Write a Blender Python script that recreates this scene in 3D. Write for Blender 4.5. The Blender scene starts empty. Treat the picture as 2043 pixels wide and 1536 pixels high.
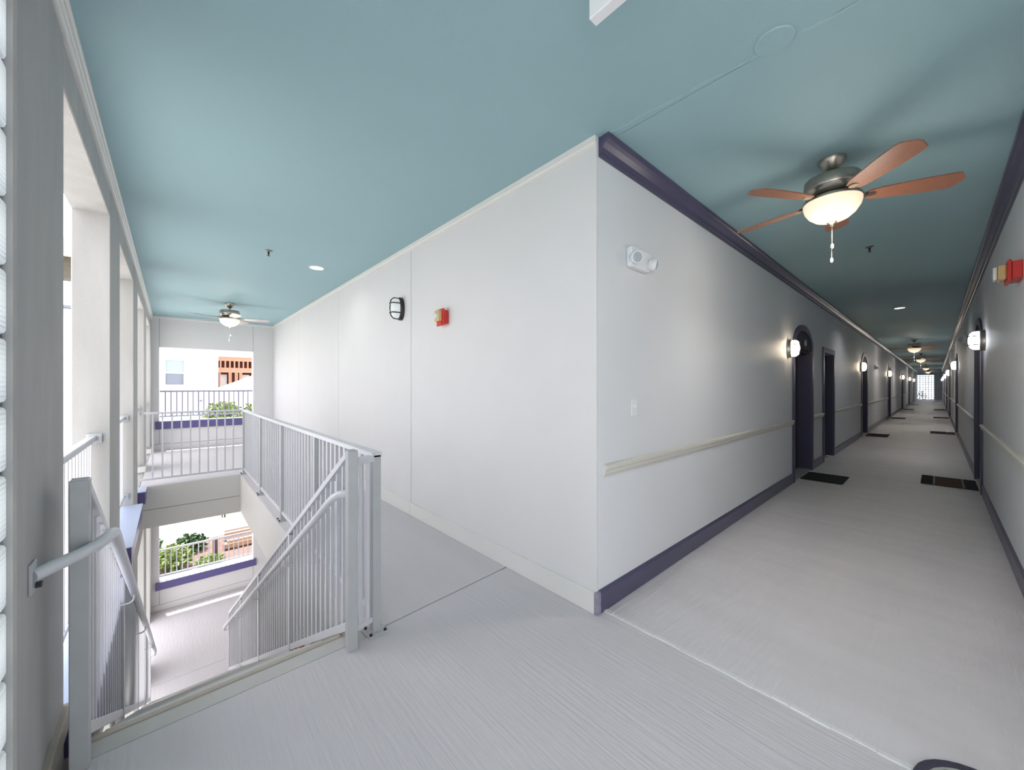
import bpy, bmesh, math, random
from math import pi, sin, cos, radians as R
from mathutils import Vector, Matrix

random.seed(7)
SC = bpy.context.scene
COL = SC.collection

# ------------------------------------------------------------------ camera, world, sun, exposure
CAM_H, YAW, F_PX = 1.4544, 0.8405, 758.4
cam = bpy.data.cameras.new('camera')
cam.sensor_fit = 'HORIZONTAL'
cam.sensor_width = 36.0
cam.lens = 36.0 * F_PX / 2043.0
cam.shift_y = 2.26 / 2043.0
cam.clip_start, cam.clip_end = 0.02, 400
cob = bpy.data.objects.new('camera', cam)
COL.objects.link(cob)
cob.location = (0, 0, CAM_H)
cob.rotation_euler = (R(90), 0, YAW - R(90))
SC.camera = cob

world = bpy.data.worlds.new('sky')
SC.world = world
world.use_nodes = True
bg = world.node_tree.nodes['Background']
bg.inputs['Color'].default_value = (0.97, 0.97, 1.0, 1)
bg.inputs['Strength'].default_value = 1.0

sun = bpy.data.lights.new('sun', 'SUN')
sun.energy = 3.0
sun.angle = R(0.6)
sun.color = (1.0, 0.98, 0.95)
sob = bpy.data.objects.new('sun', sun)
COL.objects.link(sob)
sob.location = (0, 20, 30)
_d = Vector((0.06, -cos(R(75.5)), -sin(R(75.5))))
sob.rotation_euler = _d.to_track_quat('-Z', 'Y').to_euler()

vs = SC.view_settings
vs.view_transform = 'Standard'
vs.look = 'None'
vs.gamma = 1.0
vs.use_curve_mapping = False
vs.exposure = 1.78
SC.display_settings.display_device = 'sRGB'
cy = SC.cycles
cy.max_bounces = 14
cy.diffuse_bounces = 10
cy.glossy_bounces = 4
cy.transmission_bounces = 6
cy.sample_clamp_indirect = 6.0
cy.caustics_reflective = False
cy.caustics_refractive = False
cy.use_denoising = True

# ------------------------------------------------------------------ materials
def lin(c):
    out = []
    for v in c:
        v /= 255.0
        out.append(v / 12.92 if v <= 0.04045 else ((v + 0.055) / 1.055) ** 2.4)
    return out + [1.0]

MATS = {}
def mat(name, rgb, rough=0.5, metal=0.0, noise=0.0, nscale=8.0, bump=0.0, bscale=60.0, emit=None, estr=0.0, stretch=None, coat=0.0, rgb2=None, spec=0.5, cstretch=None):
    if name in MATS:
        return MATS[name]
    m = bpy.data.materials.new(name)
    m.use_nodes = True
    nt = m.node_tree
    b = nt.nodes['Principled BSDF']
    b.inputs['Roughness'].default_value = rough
    b.inputs['Metallic'].default_value = metal
    b.inputs['Specular IOR Level'].default_value = spec
    if coat:
        b.inputs['Coat Weight'].default_value = coat
        b.inputs['Coat Roughness'].default_value = 0.15
    col = lin(rgb)
    tc = nt.nodes.new('ShaderNodeTexCoord')
    geo = nt.nodes.new('ShaderNodeNewGeometry')
    mp = nt.nodes.new('ShaderNodeMapping')
    nt.links.new(geo.outputs['Position'], mp.inputs['Vector'])
    if stretch:
        mp.inputs['Scale'].default_value = stretch
    n = nt.nodes.new('ShaderNodeTexNoise')
    n.inputs['Scale'].default_value = nscale
    n.inputs['Detail'].default_value = 5
    mpc = mp
    if cstretch:
        mpc = nt.nodes.new('ShaderNodeMapping')
        mpc.inputs['Scale'].default_value = cstretch
        nt.links.new(geo.outputs['Position'], mpc.inputs['Vector'])
    nt.links.new(mpc.outputs['Vector'], n.inputs['Vector'])
    mix = nt.nodes.new('ShaderNodeMix')
    mix.data_type = 'RGBA'
    k = 1.0 - noise
    c2 = lin(rgb2) if rgb2 else [c * k for c in col[:3]] + [1]
    mix.inputs[6].default_value = col
    mix.inputs[7].default_value = c2
    nt.links.new(n.outputs['Fac'], mix.inputs[0])
    nt.links.new(mix.outputs[2], b.inputs['Base Color'])
    if bump:
        n2 = nt.nodes.new('ShaderNodeTexNoise')
        n2.inputs['Scale'].default_value = bscale
        n2.inputs['Detail'].default_value = 4
        nt.links.new(mp.outputs['Vector'], n2.inputs['Vector'])
        bp = nt.nodes.new('ShaderNodeBump')
        bp.inputs['Strength'].default_value = bump
        bp.inputs['Distance'].default_value = 0.01
        nt.links.new(n2.outputs['Fac'], bp.inputs['Height'])
        nt.links.new(bp.outputs['Normal'], b.inputs['Normal'])
    if emit:
        b.inputs['Emission Color'].default_value = lin(emit)
        b.inputs['Emission Strength'].default_value = estr
    MATS[name] = m
    return m

M_WALL = mat('white wall paint', (219, 217, 217), 0.62, noise=0.05, nscale=3, bump=0.12, bscale=140)
M_CWALL = mat('grey corridor wall paint', (223, 225, 228), 0.5, noise=0.05, nscale=2.5, bump=0.10, bscale=140)
M_STUCCO = mat('off white stucco', (186, 184, 182), 0.75, noise=0.30, nscale=7, cstretch=(1, 1, 0.22), bump=0.2, bscale=110)
M_TRIMW = mat('white trim paint', (222, 220, 216), 0.45, noise=0.03)
M_RAILW = mat('cream chair rail paint', (214, 211, 202), 0.42, noise=0.06, nscale=30)
M_NAVY = mat('navy trim paint', (80, 77, 104), 0.30, noise=0.12, nscale=20)
M_BAND = mat('violet navy sill paint', (98, 90, 142), 0.4, noise=0.12, nscale=12)
M_NAVYD = mat('dark navy door paint', (44, 44, 62), 0.6, noise=0.1, nscale=20)
M_CEIL = mat('teal ceiling paint', (152, 184, 190), 0.6, noise=0.05, nscale=1.2, bump=0.15, bscale=120)
M_SEAM = mat('teal joint paint', (158, 187, 192), 0.6, bump=0.4, bscale=60)
M_FLOOR = mat('broom finished concrete', (211, 206, 209), 0.7, noise=0.14, nscale=2.2, bump=0.5, bscale=55, stretch=(1.0, 0.06, 1.0), spec=0.25)
M_FLOORC = mat('broom finished corridor concrete', (226, 221, 223), 0.42, noise=0.22, nscale=3.0, bump=0.6, bscale=50, stretch=(0.08, 1.0, 1.0), spec=0.5, cstretch=(1.6, 0.35, 1.0))
M_CONC = mat('smooth concrete edge', (204, 201, 197), 0.8, noise=0.18, nscale=6, bump=0.2, bscale=50)
M_JOINT = mat('dark joint filler', (120, 118, 118), 0.9)
M_FASCIA = mat('painted concrete fascia', (214, 212, 208), 0.6, noise=0.06, nscale=4, bump=0.1, bscale=90)
M_METAL = mat('galvanised rail paint', (216, 216, 221), 0.38, metal=0.10, noise=0.10, nscale=25, bump=0.05, bscale=60)
M_POST = mat('rail post paint', (188, 190, 192), 0.42, metal=0.15, noise=0.14, nscale=18)
M_BEIGE = mat('beige steel edge', (190, 180, 168), 0.6, noise=0.25, nscale=30)
M_SILL = mat('skylit blue sill top', (188, 200, 226), 0.35, noise=0.05)  # sky light on the navy sill tops, put into the colour
M_NICKEL = mat('brushed nickel', (176, 170, 160), 0.3, metal=0.9, noise=0.1, nscale=40)
M_BLADE = mat('walnut fan blade', (164, 112, 88), 0.38, noise=0.35, nscale=10, stretch=(6, 6, 1))
M_BLADEG = mat('weathered fan blade', (196, 186, 184), 0.4, noise=0.2, nscale=10)
M_BOWL = mat('lit alabaster bowl', (250, 235, 214), 0.3, emit=(255, 226, 190), estr=0.2, noise=0.12, nscale=14)
M_BOWLDAY = mat('frosted alabaster bowl', (246, 240, 230), 0.3, emit=(255, 240, 220), estr=0.12, noise=0.12, nscale=14)
M_GLOBE = mat('lit frosted lantern globe', (255, 246, 228), 0.25, emit=(255, 232, 198), estr=7.0)
M_GLOBEC = mat('lit cool lantern globe', (248, 250, 255), 0.25, emit=(246, 248, 255), estr=4.0)
M_GLOBED = mat('frosted lantern globe', (200, 206, 204), 0.2, emit=(250, 252, 255), estr=0.08)
M_BRONZE = mat('dark bronze', (62, 58, 60), 0.4, metal=0.6)
M_LENS = mat('lit downlight lens', (255, 250, 244), 0.3, emit=(255, 248, 238), estr=2.2)
M_RED = mat('fire alarm red', (206, 52, 46), 0.38, noise=0.04)
M_STROBE = mat('amber strobe lens', (214, 184, 128), 0.25, noise=0.15, nscale=40)
M_CLEAR = mat('clear strobe dome', (214, 214, 210), 0.15)
M_PLASTIC = mat('white plastic', (232, 233, 235), 0.35)
M_PLASTICG = mat('grey lamp lens', (176, 182, 190), 0.2)
M_MATB = mat('black rubber doormat', (34, 36, 40), 0.9, noise=0.4, nscale=60, bump=0.8, bscale=200)
M_MATBR = mat('brown coir doormat', (104, 82, 62), 0.95, noise=0.35, nscale=50, bump=0.9, bscale=240)
M_MATP = mat('charcoal violet doormat', (76, 74, 92), 0.95, noise=0.35, nscale=90, bump=0.9, bscale=240)
M_MATR = mat('dark maroon doormat', (62, 46, 50), 0.95, noise=0.3, nscale=60, bump=0.8, bscale=240)
M_PALE = mat('pale mat stripe', (168, 170, 164), 0.9, bump=0.5, bscale=200)
M_BRASS = mat('satin brass', (190, 176, 140), 0.3, metal=0.9)
M_HOUSE = mat('white lap siding', (236, 237, 240), 0.6, noise=0.03)
M_PANE = mat('grey window pane', (150, 163, 166), 0.3, noise=0.2, nscale=2)
M_PANED = mat('darker window pane', (118, 125, 138), 0.3, noise=0.25, nscale=2)
M_LUMBER = mat('fresh pine framing', (190, 138, 112), 0.7, noise=0.25, nscale=5, stretch=(4, 4, 1))
M_LUMBERP = mat('pale lumber', (176, 136, 112), 0.7, noise=0.25, nscale=5)
M_LUMBERD = mat('dark brown sheathing', (124, 76, 64), 0.8, noise=0.3, nscale=4)  # darker base colour than the pine framing
M_BROWN = mat('brown stained timber', (86, 64, 62), 0.7, noise=0.25, nscale=6)
M_ROOF = mat('pale shingle roof', (206, 204, 206), 0.8, noise=0.1, nscale=20)
M_SOFFIT = mat('cream soffit', (222, 212, 196), 0.7, noise=0.05)
M_SHINGLE = mat('weathered brown shingle', (126, 120, 110), 0.9, noise=0.4, nscale=30)
M_GROUND = mat('pale concrete yard', (196, 194, 190), 0.9, noise=0.2, nscale=1.2)
M_SOIL = mat('red brown soil', (124, 100, 92), 0.95, noise=0.4, nscale=3)
M_LEAF = mat('yellow green leaves', (126, 148, 76), 0.6, noise=0.45, nscale=9)
M_LEAFD = mat('dark green leaves', (52, 84, 44), 0.6, noise=0.5, nscale=9)
M_STEM = mat('brown stem', (92, 74, 56), 0.85, noise=0.3)
M_TERRA = mat('terracotta', (168, 96, 72), 0.7, noise=0.2, nscale=14)
M_DARKLEAF = mat('blackish foliage', (44, 42, 50), 0.7, noise=0.4, nscale=20)
M_TYRE = mat('black tyre', (44, 48, 56), 0.8)
M_BIKE = mat('slate blue frame', (96, 116, 136), 0.4, metal=0.3)
M_CAP = mat('navy steel post', (66, 62, 92), 0.45)

def glass_block_mat(name, col, ribs=True):
    m = bpy.data.materials.new(name)
    m.use_nodes = True
    nt = m.node_tree
    nt.nodes.remove(nt.nodes['Principled BSDF'])
    out = nt.nodes['Material Output']
    tr = nt.nodes.new('ShaderNodeBsdfTranslucent')
    tr.inputs['Color'].default_value = lin(col)
    gl = nt.nodes.new('ShaderNodeBsdfGlossy')
    gl.inputs['Roughness'].default_value = 0.12
    gl.inputs['Color'].default_value = (0.9, 0.95, 1, 1)
    tp = nt.nodes.new('ShaderNodeBsdfTransparent')
    tp.inputs['Color'].default_value = (0.90, 0.93, 0.94, 1)
    mx0 = nt.nodes.new('ShaderNodeMixShader')
    lw = nt.nodes.new('ShaderNodeLayerWeight')
    lw.inputs['Blend'].default_value = 0.5
    mr = nt.nodes.new('ShaderNodeMapRange')
    mr.inputs['From Min'].default_value = 0.0
    mr.inputs['From Max'].default_value = 0.75
    mr.inputs['To Min'].default_value = 0.80
    mr.inputs['To Max'].default_value = 0.22
    nt.links.new(lw.outputs['Facing'], mr.inputs['Value'])
    nt.links.new(mr.outputs['Result'], mx0.inputs[0])
    mx = nt.nodes.new('ShaderNodeMixShader')
    mx.inputs[0].default_value = 0.12
    geo = nt.nodes.new('ShaderNodeNewGeometry')
    w = nt.nodes.new('ShaderNodeTexWave')
    w.bands_direction = 'Z'
    w.inputs['Scale'].default_value = 22.0
    w.inputs['Distortion'].default_value = 1.2
    w.inputs['Detail'].default_value = 2.0
    nt.links.new(geo.outputs['Position'], w.inputs['Vector'])
    bp = nt.nodes.new('ShaderNodeBump')
    bp.inputs['Strength'].default_value = 0.35
    bp.inputs['Distance'].default_value = 0.01
    nt.links.new(w.outputs['Fac'], bp.inputs['Height'])
    nt.links.new(bp.outputs['Normal'], gl.inputs['Normal'])
    nt.links.new(bp.outputs['Normal'], tr.inputs['Normal'])
    nt.links.new(tr.outputs[0], mx0.inputs[1])
    nt.links.new(tp.outputs[0], mx0.inputs[2])
    nt.links.new(mx0.outputs[0], mx.inputs[1])
    nt.links.new(gl.outputs[0], mx.inputs[2])
    nt.links.new(mx.outputs[0], out.inputs['Surface'])
    return m
M_GLASSB = glass_block_mat('wavy glass block', (232, 238, 240))

# ------------------------------------------------------------------ mesh helpers
class MB:
    def __init__(s):
        s.v, s.f = [], []
    def add(s, vs_, fs):
        o = len(s.v)
        s.v += [tuple(p) for p in vs_]
        s.f += [tuple(i + o for i in f) for f in fs]
        return s
    def box(s, x0, y0, z0, x1, y1, z1):
        if x0 > x1: x0, x1 = x1, x0
        if y0 > y1: y0, y1 = y1, y0
        if z0 > z1: z0, z1 = z1, z0
        return s.add([(x0,y0,z0),(x1,y0,z0),(x1,y1,z0),(x0,y1,z0),(x0,y0,z1),(x1,y0,z1),(x1,y1,z1),(x0,y1,z1)],
                     [(0,3,2,1),(4,5,6,7),(0,1,5,4),(1,2,6,5),(2,3,7,6),(3,0,4,7)])
    def bar(s, p0, p1, w, h, up=(0,0,1)):
        p0, p1, up = Vector(p0), Vector(p1), Vector(up)
        d = (p1 - p0).normalized()
        a = d.cross(up).normalized()
        b = a.cross(d).normalized()
        q = []
        for p in (p0, p1):
            for i, j in ((-1,-1),(1,-1),(1,1),(-1,1)):
                q.append(p + a*(i*w/2) + b*(j*h/2))
        return s.add(q, [(0,1,2,3),(7,6,5,4),(0,4,5,1),(1,5,6,2),(2,6,7,3),(3,7,4,0)])
    def prism(s, poly, axis, a0, a1):
        # poly: list of (u,v); axis 'x': (u,v)=(y,z); 'y': (x,z); 'z': (x,y)
        def P(u, v, a):
            return {'x': (a, u, v), 'y': (u, a, v), 'z': (u, v, a)}[axis]
        n = len(poly)
        vs_ = [P(u, v, a0) for u, v in poly] + [P(u, v, a1) for u, v in poly]
        fs = [tuple(range(n - 1, -1, -1)), tuple(range(n, 2*n))]
        fs += [(i, (i+1) % n, n + (i+1) % n, n + i) for i in range(n)]
        return s.add(vs_, fs)
    def lathe(s, prof, n=20, c=(0,0,0), ax='z'):
        def P(r, h, t):
            a, b = r*cos(t), r*sin(t)
            p = {'z': (a, b, h), 'x': (h, a, b), 'y': (a, h, b)}[ax]
            return (p[0]+c[0], p[1]+c[1], p[2]+c[2])
        vs_, fs = [], []
        m = len(prof)
        for r, h in prof:
            for i in range(n):
                vs_.append(P(max(r, 1e-4), h, 2*pi*i/n))
        for k in range(m-1):
            for i in range(n):
                j = (i+1) % n
                fs.append((k*n+i, k*n+j, (k+1)*n+j, (k+1)*n+i))
        fs.append(tuple(range(n-1, -1, -1)))
        fs.append(tuple((m-1)*n+i for i in range(n)))
        return s.add(vs_, fs)
    def tube(s, pts, r, n=10):
        pts = [Vector(p) for p in pts]
        vs_, fs = [], []
        m = len(pts)
        ref = Vector((0, 0, 1))
        d0 = (pts[1]-pts[0]).normalized()
        if abs(d0.dot(ref)) > 0.95: ref = Vector((1, 0, 0))
        a = d0.cross(ref).normalized()
        for k, p in enumerate(pts):
            if k == 0: d = pts[1]-pts[0]
            elif k == m-1: d = pts[-1]-pts[-2]
            else: d = (pts[k+1]-pts[k]).normalized() + (pts[k]-pts[k-1]).normalized()
            d.normalize()
            a = (a - d*a.dot(d)).normalized()
            b = d.cross(a)
            for i in range(n):
                t = 2*pi*i/n
                vs_.append(p + a*(r*cos(t)) + b*(r*sin(t)))
        for k in range(m-1):
            for i in range(n):
                j = (i+1) % n
                fs.append((k*n+i, k*n+j, (k+1)*n+j, (k+1)*n+i))
        fs.append(tuple(range(n-1, -1, -1)))
        fs.append(tuple((m-1)*n+i for i in range(n)))
        return s.add(vs_, fs)
    def mesh(s, name):
        me = bpy.data.meshes.new(name)
        me.from_pydata(s.v, [], s.f)
        bm = bmesh.new()
        bm.from_mesh(me)
        bmesh.ops.recalc_face_normals(bm, faces=bm.faces)
        bm.to_mesh(me)
        bm.free()
        return me

def obj(name, mb, m, parent=None, bevel=0.0, smooth=False, seg=1):
    me = mb.mesh(name) if isinstance(mb, MB) else mb
    if m is not None and not me.materials:
        me.materials.append(m)
    if smooth:
        for p in me.polygons: p.use_smooth = True
    o = bpy.data.objects.new(name, me)
    COL.objects.link(o)
    if parent is not None: o.parent = parent
    if bevel:
        md = o.modifiers.new('bevel', 'BEVEL')
        md.width, md.segments, md.limit_method = bevel, seg, 'ANGLE'
    if smooth:
        md = o.modifiers.new('split', 'EDGE_SPLIT')
        md.split_angle = R(40)
    return o
def inst(name, me, parent, loc, rot=None, scale=None):
    o = bpy.data.objects.new(name, me)
    COL.objects.link(o)
    o.parent = parent
    o.location = loc
    if rot: o.rotation_euler = rot
    if scale: o.scale = scale
    return o
def tag(o, label=None, cat=None, group=None, kind=None):
    if label: o['label'] = label
    if cat: o['category'] = cat
    if group: o['group'] = group
    if kind: o['kind'] = kind
    return o
def thing(name, label, cat, loc=(0,0,0), rz=0.0, group=None, kind=None):
    o = bpy.data.objects.new(name, None)
    COL.objects.link(o)
    o.empty_display_size = 0.1
    o.location = loc
    o.rotation_euler = (0, 0, rz)
    return tag(o, label, cat, group, kind)
def struct(name, label, cat):
    return thing(name, label, cat, kind='structure')
def kids(o):
    return [c for c in bpy.data.objects if c.parent == o]
def copy_tree(src, loc, rz, label, group=None):
    r = src.copy(); COL.objects.link(r)
    r.location = loc; r.rotation_euler = (0, 0, rz); r['label'] = label
    if group: r['group'] = group
    for ch in kids(src):
        c = ch.copy(); COL.objects.link(c); c.parent = r
        for g in kids(ch):
            d = g.copy(); COL.objects.link(d); d.parent = c
    return r

# ------------------------------------------------------------------ key dimensions
H = 3.05            # ceiling
XI = 2.02           # inner wing wall face
YC = 1.447          # corridor wall face (door 1 side)
YR = -0.415         # corridor right wall face
XL = -0.345         # outer wall inner face
XLO = -0.545        # outer wall outer face
YE = 11.8           # end wall face
XE = 62.0           # far corridor end
ST = 3.66           # storey height
YS = 2.34           # top stair nosing
XG = 0.845          # slab edge along the stair opening
YL = 7.64           # edge of the far landing
SLOPE = 0.5945

# ------------------------------------------------------------------ floor
fl = struct('floor', 'pale grey broom-finished concrete floor of the upper gallery and corridor', 'floor')
SB = 0.0
def slab(x0, y0, x1, y1, m, g=0.004):
    obj('concrete_slab', MB().box(x0+g, y0+g, -0.03, x1-g, y1-g, SB), m, fl, bevel=0.003)
XJ = 2.09
obj('concrete_slab', MB().prism([(XL, YR-0.096), (XJ-0.004, YR-0.096), (XJ-0.004, 2.31), (XG+0.05, 2.225), (XG, 2.2), (XL, 2.2)], 'z', -0.03, SB), M_FLOOR, fl, bevel=0.003)
slab(XL, -7.2, XJ, YR-0.1, M_FLOOR)
obj('concrete_slab', MB().prism([(XG, 2.205), (XG+0.05, 2.235), (XI+0.02, 2.318), (XI+0.02, YL-0.004), (XG, YL-0.004)], 'z', -0.03, SB), M_FLOOR, fl, bevel=0.003)
slab(XL, YL, XI+0.02, YE+0.05, M_FLOOR)
xs = [XJ, 5.23, 8.3, 11.35, 14.4, 17.45, 20.5, 23.55, 26.6, 29.65, 32.7, 38.8, 44.9, 51.0, 57.1, XE+0.05]
for a, b in zip(xs[:-1], xs[1:]):
    slab(a, YR-0.1, b, YC+0.05, M_FLOORC)
b = MB()
b.box(XL, -7.3, -0.6, XJ+0.5, 2.2, -0.028)
b.box(XG, 2.19, -0.6, XI+0.2, YL+0.02, -0.028)
b.box(XL, YL, -0.6, XI+0.2, YE+0.3, -0.028)
b.box(XJ, YR-0.3, -0.6, XE+0.3, YC+0.3, -0.028)
obj('structural_slab', b, M_JOINT, fl)
# stair nosing strip and painted slab fascias around the opening
obj('nosing_strip', MB().box(XL+0.07, 2.2, -0.3, XG, YS-0.03, -0.002), M_CONC, fl, bevel=0.008)
obj('slab_fascia', MB().box(XG-0.004, YS-0.05, -0.60, XG+0.01, YL, -0.006), M_FASCIA, fl)
f2 = obj('slab_fascia', MB().box(XL, YL-0.012, -0.34, XG, YL+0.006, -0.006), M_FASCIA, fl)
obj('slab_fascia', MB().box(XL, YL-0.006, -0.61, XG, YL+0.006, -0.348), M_FASCIA, fl)
# raised mortar lip along the joint between gallery and corridor
lip = MB()
for i in range(26):
    y0 = YR + i*(YC-YR)/26
    lip.box(XJ-0.008+0.003*sin(i*1.7), y0, -0.01, XJ+0.020+0.003*sin(i*2.3), y0+(YC-YR)/26, 0.005+0.0015*sin(i*1.3))
obj('joint_lip', lip, mat('pale joint mortar', (226, 224, 224), 0.7, noise=0.1, nscale=30), fl, bevel=0.002)

lf = struct('floor', 'pale concrete floor of the lower gallery seen down the stairwell', 'floor')
for y0, y1 in ((-0.4, 2.6), (2.6, 5.6), (5.6, 8.9), (8.9, YE+0.05)):
    obj('concrete_slab', MB().box(XL, y0+0.004, -ST-0.03, XI+0.02, y1-0.004, -ST), M_FLOOR, lf, bevel=0.003)
obj('structural_slab', MB().box(XL, -0.5, -ST-0.3, XI+0.2, YE+0.3, -ST-0.028), M_JOINT, lf)

# ------------------------------------------------------------------ ceiling
ce = struct('ceiling', 'smooth teal painted ceiling over gallery and corridor', 'ceiling')
obj('ceiling_panel', MB().box(XLO-0.1, -7.4, H, 2.115, YE+0.4, H+0.25), M_CEIL, ce)
obj('ceiling_panel', MB().box(2.12, YR-0.4, H, XE+0.4, YC+0.4, H+0.25), M_CEIL, ce)
rid = MB()
N = 40
for i in range(N):
    y0 = YR + i*(YC-YR)/N; y1 = YR + (i+1)*(YC-YR)/N
    x0 = 2.165 - 0.115*i/N + 0.006*sin(i*0.9); x1 = 2.165 - 0.115*(i+1)/N + 0.006*sin((i+1)*0.9)
    rid.bar((x0, y0, H), (x1, y1, H), 0.014+0.004*sin(i*1.3), 0.006)
obj('caulked_joint', rid, M_SEAM, ce)

# ------------------------------------------------------------------ outer wall with tall openings (both storeys)
wl = struct('wall_left', 'off-white stucco outer wall of square pillars and tall openings', 'wall')
PIL = [(1.83, 2.50), (4.19, 4.87), (6.56, 7.25), (8.93, 9.61), (11.30, YE+0.25)]
OPN = [(2.50, 4.19), (4.87, 6.56), (7.25, 8.93), (9.61, 11.30)]
HD = 2.75
for a, c in PIL:
    obj('pillar', MB().box(XL, a, -ST-0.3, XLO, c, H+0.02), M_STUCCO, wl, bevel=0.006)
for a, c in OPN:
    obj('header', MB().box(XL-0.004, a-0.02, HD, XLO, c+0.02, H+0.02), M_STUCCO, wl, bevel=0.005)
    obj('spandrel', MB().box(XL-0.004, a-0.02, HD-ST, XLO, c+0.02, -0.02), M_STUCCO, wl, bevel=0.005)
obj('header', MB().box(XL, -0.2, 2.8, XLO, 1.84, H+0.02), M_STUCCO, wl)
obj('spandrel', MB().box(XL-0.02, -0.55, -ST-0.3, XLO, 1.84, 0.0), M_STUCCO, wl)
def baseboard_piece(y0, y1, z0=0.0, h=0.10):
    obj('pillar_baseboard', MB().box(XL-0.005, y0-0.012, z0, XL+0.018, y1+0.012, z0+h), M_TRIMW, wl, bevel=0.003)
    for yy, s in ((y0, -1), (y1, 1)):
        obj('pillar_baseboard', MB().box(XLO+0.02, yy, z0, XL+0.018, yy+s*0.014, z0+h), M_TRIMW, wl, bevel=0.003)
for a, c in PIL[3:]: baseboard_piece(a, min(c, YE-0.01))
for a, c in PIL[1:4]: baseboard_piece(a, c, -ST)
obj('pillar_baseboard', MB().box(XL-0.005, 1.83, 0, XL+0.02, 2.512, 0.085), M_BEIGE, wl, bevel=0.004)

def sill(n, y0, y1, z, lab, e=0.075):
    s = struct('trim_%d' % n, lab, 'sill')
    obj('band', MB().box(XL+e, y0+0.0, z-0.17, XLO-0.05, y1-0.0, z-0.008), M_BAND, s, bevel=0.004)
    obj('skylit_cap', MB().box(XL+e+0.004, y0-0.003, z-0.008, XLO-0.06, y1+0.003, z), M_SILL, s)  # separate pale cap carries the sky-lit look of the band's top
sill(1, 2.53, 4.18, 0.0, 'navy sill band with pale blue sky sheen on top in the opening nearest the stair head')
sill(2, 4.86, 6.57, 0.0, 'navy sill band with pale blue sky sheen on top in the opening halfway down the stairs')
sill(3, 7.27, YL-0.01, 0.0, 'short navy sill end beside the far landing edge')
# white moulding where the outer wall meets the ceiling
def crown(name, lab, m, prof, axis, a0, a1):
    o = obj(name, MB().prism(prof, axis, a0, a1), m)
    return tag(o, lab, 'moulding', kind='structure')
crown('trim_7', 'thin white stepped moulding along the top of the pillared outer wall', M_TRIMW,
      [(XL-0.004, H), (XL-0.004, 2.945), (XL+0.008, 2.945), (XL+0.010, 2.962), (XL+0.016, 2.968), (XL+0.016, 2.990), (XL+0.022, 2.996), (XL+0.022, 3.028), (XL+0.030, 3.034), (XL+0.030, H)],
      'y', -7.2, YE)
crown('trim_8', 'thin white moulding along the top of the long inner gallery wall', M_TRIMW,
      [(XI+0.004, H), (XI+0.004, 2.985), (XI-0.010, 2.985), (XI-0.012, 3.005), (XI-0.018, 3.012), (XI-0.020, H)],
      'y', YC-0.004, YE)
crown('trim_9', 'thin white moulding along the top of the end wall', M_TRIMW,
      [(YE, H), (YE, 3.0), (YE-0.012, 3.0), (YE-0.018, 3.02), (YE-0.018, H)], 'x', XL, XI)

# ------------------------------------------------------------------ glass block panel beside the camera
wg = struct('window_1', 'tall glass block panel at the left edge beside the grey pillar', 'window')
gb = MB().box(-0.045, -0.094, -0.094, 0.045, 0.094, 0.094).mesh('glass_block')
gb.materials.append(M_GLASSB)
mort = MB()
for i in range(10):
    for k in range(14):
        o = inst('glass_block', gb, wg, (-0.405, 1.73 - 0.2*i, 0.1 + 0.2*k))
        md = o.modifiers.new('bevel', 'BEVEL'); md.width = 0.012; md.segments = 2
for k in range(15):
    mort.box(-0.440, -0.17, 0.2*k-0.005, -0.372, 1.83, 0.2*k+0.005)
for i in range(11):
    mort.box(-0.440, 1.825-0.2*i, 0, -0.372, 1.835-0.2*i, 2.8)
obj('mortar_grid', mort, mat('grey mortar', (150, 148, 158), 0.9), wg)

# unseen gallery added behind camera for daylight: same pillars, inner wall and open end
YB = -7.2
for a, c in ((YB, -6.6), (-4.9, -4.2), (-2.5, -1.9)):
    obj('pillar', MB().box(XL, a, -0.3, XLO, c, H+0.02), M_STUCCO, wl, bevel=0.006)
for a, c in ((-6.6, -4.9), (-4.2, -2.5), (-1.9, -0.2)):
    obj('header', MB().box(XL-0.004, a-0.02, HD, XLO, c+0.02, H+0.02), M_STUCCO, wl, bevel=0.005)
    obj('spandrel', MB().box(XL-0.004, a-0.02, -0.9, XLO, c+0.02, -0.02), M_STUCCO, wl, bevel=0.005)

# ------------------------------------------------------------------ inner gallery wall (two storeys) with panel joints
wi = struct('wall_inner', 'long white panelled gallery wall facing the stairwell', 'wall')
ys = [YC, 3.97, 6.49, 9.03, YE]
for a, c in zip(ys[:-1], ys[1:]):
    obj('wall_panel', MB().box(XI, a+(0.0045 if a > YC else 0.0005), 0.0, XI+0.012, c-0.0045, H), M_WALL, wi, bevel=0.0015)
obj('backing', MB().box(XI+0.008, YC+0.005, -0.02, XI+0.14, YE+0.2, H+0.1), mat('grey joint backing', (112, 112, 110), 0.9), wi)  # darker backing shows as thin grey lines between the panels
ws = struct('wall_south', 'white wall of the unseen gallery added behind the camera', 'wall')
obj('wall_panel', MB().box(XI, -7.2, -0.02, XI+0.24, YR+0.0005, H), M_WALL, ws)
obj('wall_panel', MB().box(XI, -0.5, -ST, XI+0.14, YE+0.2, -0.58), M_WALL, wi)
obj('wall_panel', MB().box(XL, -0.5, -ST, XI, -0.38, -0.58), M_WALL, wi)
b1 = struct('baseboard_inner', 'white flat baseboard along the long gallery wall', 'baseboard')
for a, c in zip(ys[:-1], ys[1:]):
    obj('board', MB().box(XI-0.018, a-(0.018 if a == YC else -0.002), 0, XI+0.002, c-0.002, 0.14), M_TRIMW, b1, bevel=0.003)
b1l = struct('baseboard_lower', 'white flat baseboard at the foot of the lower gallery wall', 'baseboard')
obj('board', MB().box(XI-0.018, -0.4, -ST, XI+0.002, YE, -ST+0.14), M_TRIMW, b1l, bevel=0.003)

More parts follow.
